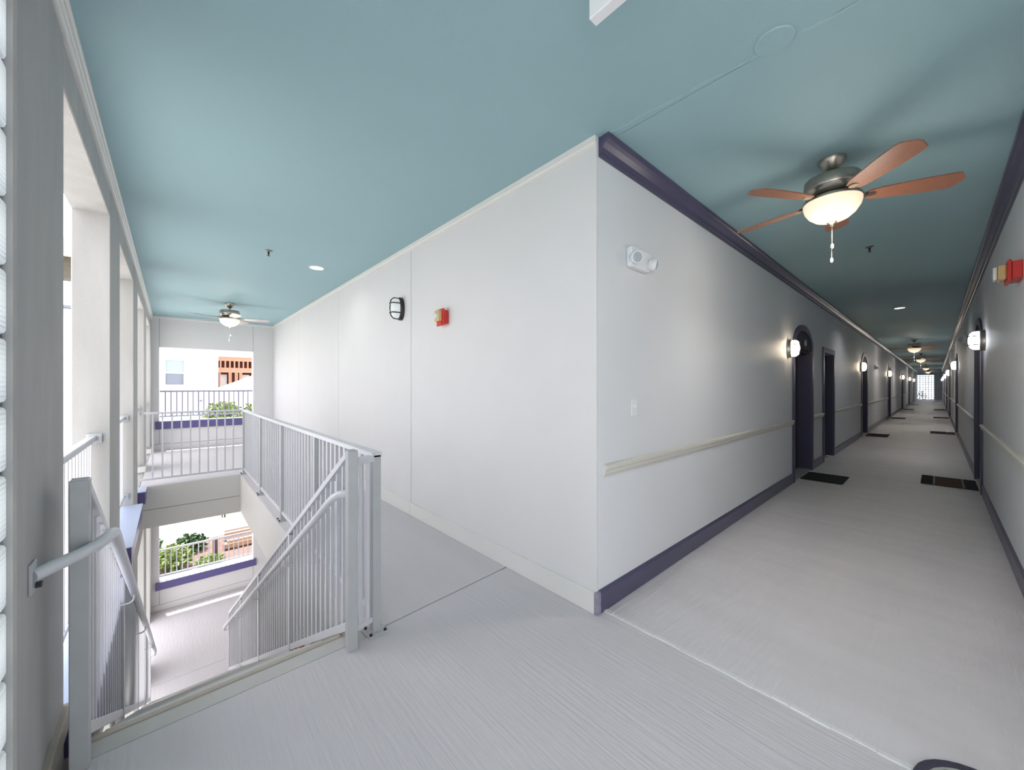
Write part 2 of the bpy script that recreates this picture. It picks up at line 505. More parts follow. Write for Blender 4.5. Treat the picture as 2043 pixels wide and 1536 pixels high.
# ------------------------------------------------------------------ end walls with rectangular opening (both storeys)
EX0, EX1, EZ0, EZ1 = -0.207, 1.572, 0.65, 2.345
def end_wall(z, name, lab, tn, tlab, zt=H):
    w = struct(name, lab, 'wall')
    t = 0.22
    g = 0.003
    def P(x0, z0, x1, z1):
        obj('wall_panel', MB().box(x0+g, YE, z0+z, x1-g, YE+t, z1+z), M_WALL, w, bevel=0.002)
    P(XL-0.2, 0.135, EX0, zt)
    P(EX1, 0.135, XI+0.1, zt)
    P(EX0, EZ1, EX1, zt)
    P(EX0, 0.135, EX1, EZ0-0.02)
    obj('backing', MB().box(XL-0.2, YE+0.006, z-0.3, XI+0.1, YE+t-0.01, z+EZ0-0.05), M_JOINT, w)
    obj('backing', MB().box(XL-0.2, YE+0.006, z+EZ1+0.01, XI+0.1, YE+t-0.01, z+zt), M_JOINT, w)
    obj('base_panel', MB().box(XL, YE-0.003, z, XI, YE+0.05, z+0.128), M_WALL, w, bevel=0.002)
    s = struct('trim_%d' % tn, tlab, 'sill')
    obj('band', MB().box(EX0-0.065, YE-0.035, z+0.475, EX1+0.065, YE+0.01, z+EZ0), M_BAND, s, bevel=0.004)
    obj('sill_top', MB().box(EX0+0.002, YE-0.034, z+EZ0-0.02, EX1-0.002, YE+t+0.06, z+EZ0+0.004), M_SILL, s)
end_wall(0, 'wall_end', 'white panelled end wall with a wide open window at the gallery end', 10, 'navy sill band under the upper end opening')
end_wall(-ST, 'wall_end_lower', 'white panelled end wall of the lower gallery under the landing', 11, 'navy sill band under the lower end opening', ST-0.6)

# ------------------------------------------------------------------ corridor walls
LD = [7.64, 15.45, 24.4, 34.3, 43.0, 51.2]       # arched door centres, wall with the first door
RD = [8.75, 17.6, 26.3, 35.0, 43.8, 52.6]
DW = 0.60                                        # half width of an opening
RX = (9.30, 10.32)                               # plain door opening
T = 0.24
def arch(cx, hw, zs, h, n=14):
    return [(cx + hw*cos(pi*k/n), zs + h*sin(pi*k/n)) for k in range(n+1)]
ZS, AH = 2.05, 0.30
def corridor_wall(name, lab, yf, sgn, doors, x0, plain=None):
    w = struct(name, lab, 'wall')
    cuts = [(d-DW, d+DW, True, d) for d in doors]
    if plain: cuts.append((plain[0], plain[1], False, 0))
    cuts.sort()
    x = x0
    for a, c, ar, d in cuts:
        obj('wall_panel', MB().box(x, yf, -0.02, a, yf+sgn*T, H), M_CWALL, w)
        if ar:
            poly = [(a, H), (a, ZS)] + arch(d, DW, ZS, AH)[::-1][1:-1] + [(c, ZS), (c, H)]
        else:
            poly = [(a, H), (a, 2.10), (c, 2.10), (c, H)]
        obj('wall_panel', MB().prism(poly, 'y', yf, yf+sgn*T), M_CWALL, w)
        x = c
    obj('wall_panel', MB().box(x, yf, -0.02, XE, yf+sgn*T, H), M_CWALL, w)
    return w
corridor_wall('wall_corridor', 'grey corridor wall on the light switch side', YC, 1, LD, XI+0.012, RX)
corridor_wall('wall_right', 'grey corridor wall at the right edge of the view', YR, -1, RD, XI+0.012)
we = struct('wall_corridor_end', 'pale wall closing the far end of the long corridor', 'wall')
GX0, GX1, GZ = 0.165, 1.437, 2.70
obj('wall_panel', MB().box(XE, YR-0.2, 0, XE+0.2, GX0, H), M_WALL, we)
obj('wall_panel', MB().box(XE, GX1, 0, XE+0.2, YC+0.2, H), M_WALL, we)
obj('wall_panel', MB().box(XE, GX0, GZ, XE+0.2, GX1, H), M_WALL, we)
wf = struct('window_2', 'bright glass block window closing the far end of the corridor', 'window')
nb = MB(); ng = MB()
for i in range(6):
    for k in range(13):
        y0 = GX0 + 0.212*i; z0 = 0.03 + 0.2054*k
        nb.box(XE+0.05, y0+0.008, z0+0.008, XE+0.14, y0+0.204, z0+0.197)
for i in range(7):
    ng.box(XE+0.005, GX0+0.212*i-0.017, 0, XE+0.05, GX0+0.212*i+0.02, GZ)
for k in range(14):
    ng.box(XE+0.005, GX0, 0.03+0.2054*k-0.02, XE+0.05, GX1, 0.03+0.2054*k+0.02)
o = obj('glass_blocks', nb, M_GLASSB, wf); o['kind'] = 'stuff'
obj('mortar_grid', ng, MATS['grey mortar'], wf)

# navy crown mouldings
def navy_crown(y, s):
    return [(y, H), (y, 2.925), (y-s*0.012, 2.925), (y-s*0.016, 2.945), (y-s*0.024, 2.950), (y-s*0.034, 2.975), (y-s*0.056, 3.000), (y-s*0.070, 3.020), (y-s*0.080, 3.024), (y-s*0.082, H)]
crown('trim_12', 'navy crown moulding over the light switch wall', M_NAVY, navy_crown(YC+0.003, 1), 'x', XI+0.02, XE)
crown('trim_13', 'navy crown moulding over the right corridor wall', M_NAVY, navy_crown(YR-0.003, -1), 'x', XI+0.02, XE)
crown('trim_14', 'pale crown moulding across the far corridor end', M_TRIMW, [(XE, H), (XE, 2.93), (XE-0.02, 2.93), (XE-0.07, H)], 'y', YR, YC)

# navy baseboards and cream chair rails in runs between doors
def runs(doors, x0, plain=None, pad=0.10):
    cuts = sorted([(d-DW-pad, d+DW+pad) for d in doors] + ([(plain[0]-pad, plain[1]+pad)] if plain else []))
    out, x = [], x0
    for a, c in cuts:
        out.append((x, a)); x = c
    out.append((x, XE))
    return out
def base_and_rail(yf, s, doors, x0, plain, side):
    bb = struct('baseboard_' + side, 'navy baseboard along the ' + ('light switch' if side == 'corridor' else 'right') + ' wall of the corridor', 'baseboard')
    for a, c in runs(doors, x0, plain):
        y0, y1 = yf - s*0.016, yf + s*0.002
        prof = [(yf+s*0.002, 0), (yf-s*0.016, 0), (yf-s*0.016, 0.125), (yf-s*0.006, 0.145), (yf+s*0.002, 0.145)]
        obj('board', MB().prism(prof, 'x', a, c), M_NAVY, bb)
    cr = struct('trim_%d' % (15 if side == 'corridor' else 16), 'cream chair rail along the ' + ('light switch' if side == 'corridor' else 'right') + ' wall of the corridor', 'chair rail')
    for a, c in runs(doors, x0+0.05, plain):
        z = 0.865
        prof = [(yf+s*0.002, z), (yf-s*0.010, z), (yf-s*0.014, z+0.012), (yf-s*0.022, z+0.020), (yf-s*0.022, z+0.045), (yf-s*0.034, z+0.052), (yf-s*0.034, z+0.072), (yf-s*0.020, z+0.080), (yf+s*0.002, z+0.080)]
        obj('rail', MB().prism(prof, 'x', a, c), M_RAILW, cr)
base_and_rail(YC, 1, LD, XI+0.018, RX, 'corridor')
base_and_rail(YR, -1, RD, XI+0.018, None, 'right')
# scuffed raw end of the navy baseboard at the outside corner
e = struct('trim_17', 'scuffed navy baseboard end block at the outside wall corner', 'baseboard')
obj('end_block', MB().box(XI-0.0205, YC-0.0215, 0, XI+0.0195, YC+0.008, 0.142), mat('scuffed navy paint', (86, 82, 108), 0.5, noise=0.0, rgb2=(176, 174, 186), nscale=45), e, bevel=0.003)

# ------------------------------------------------------------------ doors
def knob_mb():
    return MB().lathe([(0.012, 0.0), (0.012, 0.04), (0.028, 0.05), (0.03, 0.065), (0.022, 0.08), (0.0, 0.084)], 12, ax='y')
def build_arched(n, cx, yf, s, lab):
    # built in place at the origin facing -Y (s=+1 recess towards +Y)
    d = thing('door_%d' % n, lab, 'door', (cx, yf, 0), 0 if s > 0 else pi, kind='structure')
    return d
def arched_parts(d):
    c = MB()
    c.box(-DW-0.10, -0.022, 0, -DW+0.004, 0.01, ZS)
    o1 = obj('casing', c, M_NAVY, d, bevel=0.004)
    obj('casing', MB().box(DW-0.004, -0.022, 0, DW+0.10, 0.01, ZS), M_NAVY, d, bevel=0.004)
    outer = arch(0, DW+0.10, ZS, AH+0.09, 16); inner = arch(0, DW-0.004, ZS, AH-0.004, 16)
    ar = MB()
    for k in range(16):
        q = [outer[k], outer[k+1], inner[k+1], inner[k]]
        ar.prism(q, 'y', -0.022, 0.01)
    obj('arch_casing', ar, M_NAVY, d)
    obj('jamb', MB().box(-DW, 0.0, 0, -DW+0.015, 0.2, ZS), M_NAVY, d)
    obj('jamb', MB().box(DW-0.015, 0.0, 0, DW, 0.2, ZS), M_NAVY, d)
    ty = MB().prism(arch(0, DW+0.02, ZS, AH+0.02, 16), 'y', -0.006, 0.06)
    tp = obj('tympanum', ty, M_NAVYD, d)
    obj('head_rail', MB().box(-DW, 0.03, ZS-0.045, DW, 0.2, ZS+0.005), M_NAVYD, d)
    obj('number_plate', MB().lathe([(0.055, 0.0), (0.055, 0.012), (0.04, 0.016), (0.0, 0.017)], 16, ax='y', c=(0.1, -0.022, ZS+0.11)), M_PLASTICG, d)
    lf_ = obj('door_leaf', MB().box(-DW, 0.19, 0.0, DW, 0.235, ZS), M_NAVYD, d)
    for sx in (-1, 1):
        for z0, z1 in ((0.25, 0.95), (1.1, 1.85)):
            obj('raised_panel', MB().box(sx*0.28-0.19, 0.182, z0, sx*0.28+0.19, 0.192, z1), M_NAVYD, lf_, bevel=0.006)
    obj('handle', MB().box(-DW+0.07, 0.15, 0.86, -DW+0.10, 0.19, 1.20), M_NICKEL, lf_, bevel=0.006)
    obj('threshold', MB().box(-DW, 0.0, 0.0, DW, 0.2, 0.015), M_POST, d)
ordw = ['first', 'second', 'third', 'fourth', 'fifth', 'sixth']
d0 = build_arched(1, LD[0], YC, 1, 'first arched navy door on the light switch side of the corridor')
arched_parts(d0)
n = 2
for i, cx in enumerate(LD[1:]):
    o = copy_tree(d0, (cx, YC, 0), 0, ordw[i+1] + ' arched navy door on the light switch side of the corridor'); o.name = 'door_%d' % n; n += 1
for i, cx in enumerate(RD):
    o = copy_tree(d0, (cx, YR, 0), pi, ordw[i] + ' arched navy door along the right corridor wall'); o.name = 'door_%d' % n; n += 1
dp = struct('door_%d' % n, 'plain square-headed dark service door beyond the first arched door', 'door')
x0, x1 = RX
obj('casing', MB().box(x0-0.10, YC-0.022, 0, x0+0.004, YC+0.01, 2.2), M_NAVY, dp, bevel=0.004)
obj('casing', MB().box(x1-0.004, YC-0.022, 0, x1+0.10, YC+0.01, 2.2), M_NAVY, dp, bevel=0.004)
obj('casing', MB().box(x0, YC-0.022, 2.1, x1, YC+0.01, 2.2), M_NAVY, dp, bevel=0.004)
obj('jamb', MB().box(x1-0.015, YC, 0, x1, YC+0.16, 2.1), M_NAVY, dp)
lf_ = obj('door_leaf', MB().box(x0, YC+0.10, 0, x1, YC+0.15, 2.1), M_NAVYD, dp)
obj('knob', MB().lathe([(0.012, 0.0), (0.012, -0.04), (0.028, -0.05), (0.03, -0.065), (0.02, -0.08), (0.0, -0.084)], 12, ax='y', c=(x0+0.10, YC+0.10, 0.98)), M_BRASS, lf_, smooth=True)

# ------------------------------------------------------------------ staircase
sc = thing('staircase', 'concrete staircase descending between two metal railings to the lower floor', 'stairs', kind='structure')
nr = 22; rise = ST/nr; run = 0.28
SX0, SX1 = -0.235, 0.715
for k in range(1, nr):
    y0 = YS + run*(k-1)
    obj('tread', MB().box(SX0, y0-0.02, -rise*k-0.06, SX1, y0+run, -rise*k), M_CONC, sc, bevel=0.004)
    obj('riser', MB().box(SX0, y0-0.02, -rise*k, SX1, y0-0.005, -rise*(k-1)-0.06), M_CONC, sc)
yb = YS + run*(nr-1)
for xx in (SX0-0.03, SX1):
    poly = [(YS-0.04, -0.02), (YS-0.04, -0.36), (yb-0.35, -ST), (yb+0.02, -ST), (yb+0.02, -ST+0.12)]
    obj('stringer', MB().prism(poly, 'x', xx, xx+0.03), M_BEIGE, sc)
obj('edge_plate', MB().box(SX0-0.03, YS-0.035, -0.17, SX1+0.03, YS-0.005, 0.004), M_BEIGE, sc, bevel=0.003)

# ------------------------------------------------------------------ railings
BW = 0.019
bal_cache = {}
def baluster_mesh(h):
    k = round(h, 3)
    if k not in bal_cache:
        me = MB().box(-BW/2, -BW/2, 0, BW/2, BW/2, k).mesh('baluster')
        me.materials.append(M_METAL)
        bal_cache[k] = me
    return bal_cache[k]
def spread(a, c, step):
    n_ = max(1, round((c-a)/step))
    return [a + (c-a)*(i+1)/(n_+1) for i in range(n_)]

BOLT = MB().lathe([(0.009, 0.012), (0.009, 0.022), (0.0, 0.023)], 6).mesh('bolt')
BOLT.materials.append(M_BRONZE)
# main guard along the walkway with the short return at the stair head
GXc = 0.90
mg = thing('guard_railing', 'long grey metal guard railing along the walkway beside the stairwell', 'railing', (GXc, 2.22, 0))
def lb(p): return (p[0]-GXc, p[1]-2.22, p[2])
posts = [2.22, 3.45, 4.73, 6.05, 7.66]
for y in posts:
    p = obj('post', MB().box(-0.025, y-2.22-0.025, 0, 0.025, y-2.22+0.025, 1.05), M_POST, mg, bevel=0.003)
    pl = obj('base_plate', MB().box(-0.055, y-2.22-0.055, 0, 0.055, y-2.22+0.055, 0.012), M_POST, p, bevel=0.002)
    for sx in (-1, 1):
        for sy in (-1, 1):
            inst('bolt', BOLT, p, (sx*0.042, y-2.22+sy*0.042, 0))
obj('top_rail', MB().box(-0.030, -0.025, 1.035, 0.030, 7.70-2.22, 1.065), M_METAL, mg, bevel=0.003)
for a, c in zip(posts[:-1], posts[1:]):
    obj('bottom_rail', MB().box(-0.018, a-2.22+0.025, 0.075, 0.018, c-2.22-0.025, 0.105), M_METAL, mg, bevel=0.002)
    for y in spread(a+0.02, c-0.02, 0.112):
        inst('baluster', baluster_mesh(0.94), mg, (0, y-2.22, 0.10))
ret0, ret1 = Vector((0.768, 2.185, 0)), Vector((0.875, 2.215, 0))
obj('return_rail', MB().bar(lb((0.772, 2.187, 1.03)), lb((0.876, 2.215, 1.03)), 0.045, 0.035), M_METAL, mg)
obj('return_rail', MB().bar(lb((0.772, 2.187, 0.09)), lb((0.876, 2.215, 0.09)), 0.03, 0.03), M_METAL, mg)
for t in (0.3, 0.75):
    p = ret0.lerp(ret1, t)
    inst('baluster', baluster_mesh(0.93), mg, (p.x-GXc, p.y-2.22, 0.09))

# far landing guard
fg = thing('guard_railing', 'short grey metal guard railing across the far landing above the stairs', 'railing', (XL, 7.70, 0))
obj('top_rail', MB().box(0.005, -0.025, 1.04, GXc-XL-0.034, 0.025, 1.07), M_METAL, fg, bevel=0.003)
obj('bottom_rail', MB().box(0.005, -0.018, 0.075, GXc-XL-0.034, 0.018, 0.105), M_METAL, fg, bevel=0.002)
obj('wall_flange', MB().box(-0.001, -0.05, 1.01, 0.008, 0.05, 1.10), M_POST, fg)
for x in spread(0.03, GXc-XL-0.04, 0.113):
    inst('baluster', baluster_mesh(0.945), fg, (x, 0, 0.10))

# sloping stair railings with pipe handrails
def stair_rail(name, label, X, hx, y0, posts, yend, hand):
    g = thing(name, label, 'railing', (X, y0, 0))
    zz = lambda y: -SLOPE*(y-YS)
    for i, y in enumerate(posts):
        zb = 0.0 if i == 0 else zz(y) - 0.10
        zt = 1.10 if i == 0 else zz(y) + 0.96
        w = 0.026 if i == 0 else 0.022
        obj('post', MB().box(-w, y-y0-w, zb, w, y-y0+w, zt), M_POST if i == 0 else M_METAL, g, bevel=0.003)
    ya = posts[0]
    tp0 = (0, ya-y0+0.02, 1.07 - 0.0); zt0 = 1.065
    slope = lambda y, z0: z0 - SLOPE*(y-ya)
    obj('top_rail', MB().bar((0, ya-y0, slope(ya, 1.09)), (0, yend-y0, slope(yend, 1.09)), 0.045, 0.035), M_METAL, g, bevel=0.002)
    obj('bottom_rail', MB().bar((0, ya-y0, slope(ya, 0.135)), (0, yend-y0, slope(yend, 0.135)), 0.034, 0.045), M_METAL, g, bevel=0.002)
    for a, c in zip(posts[:-1], posts[1:]):
        for y in spread(a+0.02, c-0.02, 0.112):
            inst('baluster', baluster_mesh(0.935), g, (0, y-y0, slope(y, 0.15)))
    hr = obj('handrail', MB().tube([(p[0]-X, p[1]-y0, p[2]) for p in hand], 0.0215, 12), M_METAL, g, smooth=True)
    for yb_ in (posts[1]-0.1, posts[2]-0.1, posts[3]-0.1, yend-0.25):
        # hooked support bracket from the railing to the underside of the pipe
        ph, pn = hand[-2], hand[-1]
        i = max(k for k in range(len(hand)-1) if hand[k][1] <= yb_)
        t = (yb_-hand[i][1])/(hand[i+1][1]-hand[i][1])
        px = hand[i][0] + t*(hand[i+1][0]-hand[i][0]); pz = hand[i][2] + t*(hand[i+1][2]-hand[i][2])
        sgn = 1 if px > X else -1
        pts = [(sgn*0.008, yb_-y0, pz-0.075)]
        for a in range(0, 91, 18):
            pts.append((px-X - sgn*0.03 + sgn*0.03*sin(R(a)), yb_-y0, pz-0.045 - 0.03*cos(R(a)) ))
        pts.append((px-X, yb_-y0, pz-0.015))
        obj('bracket', MB().tube(pts, 0.006, 6), M_METAL, hr, smooth=True)
    return g
def bend(p, q, r, n=5):
    return [tuple(Vector(p).lerp(Vector(q), i/n)) for i in range(n+1)]
XRr = 0.742
hz = lambda y: 0.868 - SLOPE*(y-2.16)
rh = [(0.742, 2.185, 0.852), (0.722, 2.205, 0.853), (0.698, 2.232, 0.848), (0.678, 2.27, 0.822), (0.664, 2.32, 0.782)]
rh += [(0.660, y, hz(y)) for y in (2.4, 3.0, 4.0, 5.0, 6.0, 7.0, 7.9)]
rh += [(0.660, 8.0, hz(8.0)-0.01), (0.668, 8.06, hz(8.06)-0.04)]
stair_rail('stair_railing', 'right-hand stair railing of grey balusters with a round pipe handrail', XRr, 0.66, 2.16, [2.16, 3.58, 5.08, 6.58, 8.05], 8.05, rh)
XLr = -0.26
lz = lambda y: 0.93 - 0.612*(y-2.20)
lh = [(-0.343, 1.985, 0.828), (-0.30, 2.03, 0.835), (-0.25, 2.09, 0.84), (-0.215, 2.15, 0.843), (-0.195, 2.22, 0.845), (-0.187, 2.29, 0.842), (-0.185, 2.36, 0.825), (-0.185, 2.43, 0.789)]
lh += [(-0.187, y, lz(y)) for y in (2.6, 3.0, 4.0, 5.0, 6.0, 7.0, 7.85)]
lh += [(-0.192, 7.95, lz(7.95)-0.01), (-0.197, 8.0, lz(8.0)-0.04)]
g = stair_rail('stair_railing', 'left-hand stair railing whose pipe handrail is fixed to the grey pillar', XLr, -0.19, 2.18, [2.18, 3.68, 5.18, 6.68, 8.05], 8.05, lh)
obj('wall_plate', MB().box(XL-XLr, 1.985-2.18-0.035, 0.775, XL-XLr+0.008, 1.985-2.18+0.035, 0.875), M_POST, g, bevel=0.002)
obj('plate_screw', MB().box(XL-XLr+0.008, 1.985-2.18+0.005, 0.785, XL-XLr+0.022, 1.985-2.18+0.025, 0.80), M_BRONZE, g)

# railings inside the tall openings
def opening_rail(y0, y1, z, label, X=-0.44):
    g = thing('opening_railing', label, 'railing', (X, y0, z))
    L = y1-y0
    obj('top_rail', MB().box(-0.022, 0.01, 1.045, 0.022, L-0.01, 1.085), M_METAL, g, bevel=0.003)
    obj('bottom_rail', MB().box(-0.016, 0.01, 0.10, 0.016, L-0.01, 0.13), M_METAL, g, bevel=0.002)
    for yy in (0.0, L):
        s_ = 1 if yy == 0 else -1
        for zz in (1.065, 0.115):
            obj('bracket', MB().box(-0.03, yy, zz-0.035, 0.05, yy+s_*0.012, zz+0.035), M_POST, g)
    for y in spread(0.02, L-0.02, 0.11):
        inst('baluster', baluster_mesh(0.93), g, (0, y, 0.12))
opening_rail(2.50, 4.19, 0, 'white railing in the opening right behind the nearest grey pillar')
opening_rail(4.87, 6.56, 0, 'white railing in the second pillar opening beside the stairs')
opening_rail(7.25, 8.93, 0, 'white railing in the third pillar opening on the landing')
opening_rail(9.61, 11.30, 0, 'white railing in the farthest pillar opening near the end wall')
M_RAILD = mat('violet grey rail paint', (158, 152, 172), 0.5)
def end_rail(z, label, m, w):
    g = thing('opening_railing', label, 'railing', (EX0, YE+0.11, z))
    L = EX1-EX0
    obj('top_rail', MB().box(0.004, -0.02, 1.315, L-0.004, 0.02, 1.355), m, g, bevel=0.003)
    obj('bottom_rail', MB().box(0.004, -0.015, 0.74, L-0.004, 0.015, 0.77), m, g, bevel=0.002)
    bme = MB().box(-w/2, -w/2, 0, w/2, w/2, 0.56).mesh('baluster')
    bme.materials.append(m)
    for x in spread(0.0, L, 0.105):
        inst('baluster', bme, g, (x, 0, 0.76))
end_rail(0, 'grey bar railing across the upper end opening above the navy sill', M_RAILD, 0.024)
end_rail(-ST, 'pale bar railing across the lower end opening seen below the landing', M_METAL, 0.022)

# ------------------------------------------------------------------ ceiling fans
def blade_mesh():
    # root at x=.17, tip at .66, pitched about x
    pts = []
    n_ = 14
    up, lo = [], []
    for i in range(n_+1):
        x = 0.19 + 0.47*i/n_
        w = 0.052 + 0.022*min(1, i/(n_*0.6))
        tt = (x-0.60)/0.06
        if tt > 0: w *= math.sqrt(max(0.0, 1-tt*tt*0.96))
        if i < 2: w *= (0.75, 0.93)[i]
        up.append((x, w)); lo.append((x, -w))
    poly = up + lo[::-1]
    b = MB().prism(poly, 'z', -0.004, 0.004)
    b.v = [(x, y*cos(R(12)) + z*sin(R(12)), -y*sin(R(12)) + z*cos(R(12))) for x, y, z in b.v]
    return b.mesh('blade')
def lamp(name, parent, loc, power, col, radius=0.06):
    l = bpy.data.lights.new(name, 'POINT')
    l.energy, l.color, l.shadow_soft_size = power, col, radius
    o = bpy.data.objects.new(name, l)
    COL.objects.link(o)
    o.parent = parent
    o.location = loc
    return o
def make_fan(label, loc, th, bm_, bowlm, power):
    f = thing('ceiling_fan', label, 'fan', (loc[0], loc[1], H), 0, None)
    obj('canopy', MB().lathe([(0.078, 0.0), (0.078, -0.012), (0.07, -0.03), (0.05, -0.062), (0.03, -0.082), (0.022, -0.088)], 24), M_NICKEL, f, smooth=True)
    obj('downrod', MB().lathe([(0.012, -0.08), (0.012, -0.14)], 12), M_NICKEL, f, smooth=True)
    obj('motor_housing', MB().lathe([(0.03, -0.125), (0.10, -0.128), (0.150, -0.136), (0.158, -0.146), (0.160, -0.205), (0.156, -0.214), (0.162, -0.220), (0.150, -0.240), (0.12, -0.258), (0.09, -0.262)], 28), M_NICKEL, f, smooth=True)
    obj('fitter_ring', MB().lathe([(0.09, -0.258), (0.118, -0.268), (0.150, -0.276), (0.165, -0.286), (0.166, -0.300), (0.155, -0.305)], 28), M_NICKEL, f, smooth=True)
    bw = obj('light_bowl', MB().lathe([(0.163, -0.300), (0.164, -0.315), (0.155, -0.350), (0.132, -0.388), (0.095, -0.420), (0.05, -0.438), (0.0, -0.442)], 28), bowlm, f, smooth=True)
    obj('finial', MB().lathe([(0.028, -0.436), (0.030, -0.446), (0.016, -0.456), (0.010, -0.470), (0.0, -0.474)], 14), M_NICKEL, bw, smooth=True)
    for dx, ln in ((0.012, 0.13), (-0.010, 0.235)):
        ch = MB().tube([(dx, 0, -0.46), (dx, 0, -0.46-ln)], 0.0022, 6)
        c_ = obj('pull_chain', ch, M_NICKEL, f)
        obj('pull_knob', MB().lathe([(0.002, -0.46-ln), (0.008, -0.465-ln), (0.009, -0.487-ln), (0.003, -0.495-ln)], 10, c=(dx, 0, 0)), M_PLASTIC, c_, smooth=True)
    lamp('fan_lamp', f, (0, 0, -0.66), 2.6, (1.0, 0.90, 0.78), 0.2)
    sp = bpy.data.lights.new('bowl_lamp', 'SPOT')
    sp.energy, sp.spot_size, sp.spot_blend, sp.shadow_soft_size = power, R(150), 1.0, 0.14
    sp.color = (1.0, 0.94, 0.87)
    so = bpy.data.objects.new('bowl_lamp', sp)
    COL.objects.link(so); so.parent = f; so.location = (0, 0, -0.50)
    bme = blade_mesh(); bme.materials.append(bm_)
    for k in range(5):
        a = R(th + 72*k)
        bl = inst('blade', bme, f, (0, 0, -0.287), (0, 0, a))
        irn = MB()
        irn.bar((0.10, 0, 0.018), (0.165, 0, 0.016), 0.028, 0.008).bar((0.165, 0, 0.016), (0.215, 0.018, 0.002), 0.026, 0.007).bar((0.165, 0, 0.016), (0.215, -0.018, 0.009), 0.026, 0.007)
        irn.lathe([(0.030, -0.007), (0.030, -0.003)], 12, c=(0.205, 0, 0))
        obj('blade_iron', irn, M_NICKEL, bl)
    return f
fanA = make_fan('large near ceiling fan with walnut blades in the corridor mouth', (3.463, 0.491), 5, M_BLADE, M_BOWL, 10.0)
fanB = make_fan('pale bladed ceiling fan in the gallery near the end wall', (0.84, 9.14), 59, M_BLADEG, M_BOWLDAY, 0.8)
FARL = bpy.data.lights.new('far_bowl_lamp', 'SPOT')
FARL.energy, FARL.spot_size, FARL.spot_blend, FARL.shadow_soft_size, FARL.color = 7.5, R(170), 0.5, 0.14, (1.0, 0.92, 0.84)
for x, a, lb_ in ((18.97, 20, 'second corridor ceiling fan, just past the recessed downlight'), (27.2, 40, 'third ceiling fan down the corridor'), (40.5, 10, 'fourth ceiling fan far down the corridor'), (51.0, 55, 'farthest ceiling fan in front of the glass block window')):
    fo = copy_tree(fanA, (x, 0.51, H), R(a), lb_, 'corridor ceiling fans')
    for c_ in kids(fo):
        if c_.name.startswith('bowl_lamp'): c_.data = FARL
fanA['group'] = 'corridor ceiling fans'

# ------------------------------------------------------------------ ceiling fittings
def sprinkler(x, y, label):
    t = thing('sprinkler', label, 'sprinkler', (x, y, H))
    obj('escutcheon', MB().lathe([(0.040, 0.0), (0.040, -0.006), (0.022, -0.016), (0.014, -0.018)], 18), M_NICKEL, t, smooth=True)
    obj('head', MB().lathe([(0.010, -0.016), (0.010, -0.040), (0.006, -0.044), (0.006, -0.058)], 10), M_BRONZE, t)
    obj('deflector', MB().lathe([(0.018, -0.058), (0.018, -0.061), (0.0, -0.062)], 12), M_BRONZE, t)
sprinkler(0.851, 5.248, 'small sprinkler head on the gallery ceiling')
sprinkler(5.949, 0.511, 'small sprinkler head on the corridor ceiling behind the near fan')
def downlight(x, y, label, pw):
    t = thing('recessed_downlight', label, 'ceiling light', (x, y, H))
    ring = MB()
    ring.lathe([(0.095, 0.0), (0.095, -0.006), (0.080, -0.010), (0.072, -0.004)], 24)
    obj('trim_ring', ring, M_PLASTIC, t, smooth=True)
    obj('lens', MB().lathe([(0.072, -0.0075), (0.040, -0.0112), (0.0, -0.012)], 24), M_LENS, t)
    sp = bpy.data.lights.new('downlight_lamp', 'SPOT')
    sp.energy, sp.spot_size, sp.spot_blend, sp.shadow_soft_size = pw, R(150), 0.7, 0.06
    so = bpy.data.objects.new('downlight_lamp', sp)
    COL.objects.link(so); so.parent = t; so.location = (0, 0, -0.02)
downlight(1.457, 5.571, 'lit round downlight in the gallery ceiling', 3)
downlight(11.05, 0.50, 'lit round downlight in the corridor ceiling beyond the near fan', 11)
cd = thing('blank_cover_plate', 'round teal cover plate painted into the ceiling beside the joint', 'cover plate', (2.075, 0.50, H))
obj('plate', MB().lathe([(0.080, 0.0), (0.080, -0.004), (0.076, -0.007), (0.0, -0.007)], 32), M_CEIL, cd)
obj('screw', MB().lathe([(0.004, -0.006), (0.004, -0.009), (0.0, -0.0095)], 8, c=(-0.035, 0.035, 0)), M_SEAM, cd)
ex = thing('hanging_sign_housing', 'slim white housing hung from the ceiling, its corner dipping into the top edge', 'sign housing', (1.12, 0.66, 2.75))
obj('housing', MB().box(-0.021, -0.16, 0, 0.021, 0.16, 0.20), M_PLASTIC, ex, bevel=0.003)
obj('stem', MB().lathe([(0.012, 0.2), (0.012, 0.27)], 10), M_PLASTIC, ex)
obj('canopy', MB().lathe([(0.06, 0.27), (0.06, 0.30)], 16), M_PLASTIC, ex)

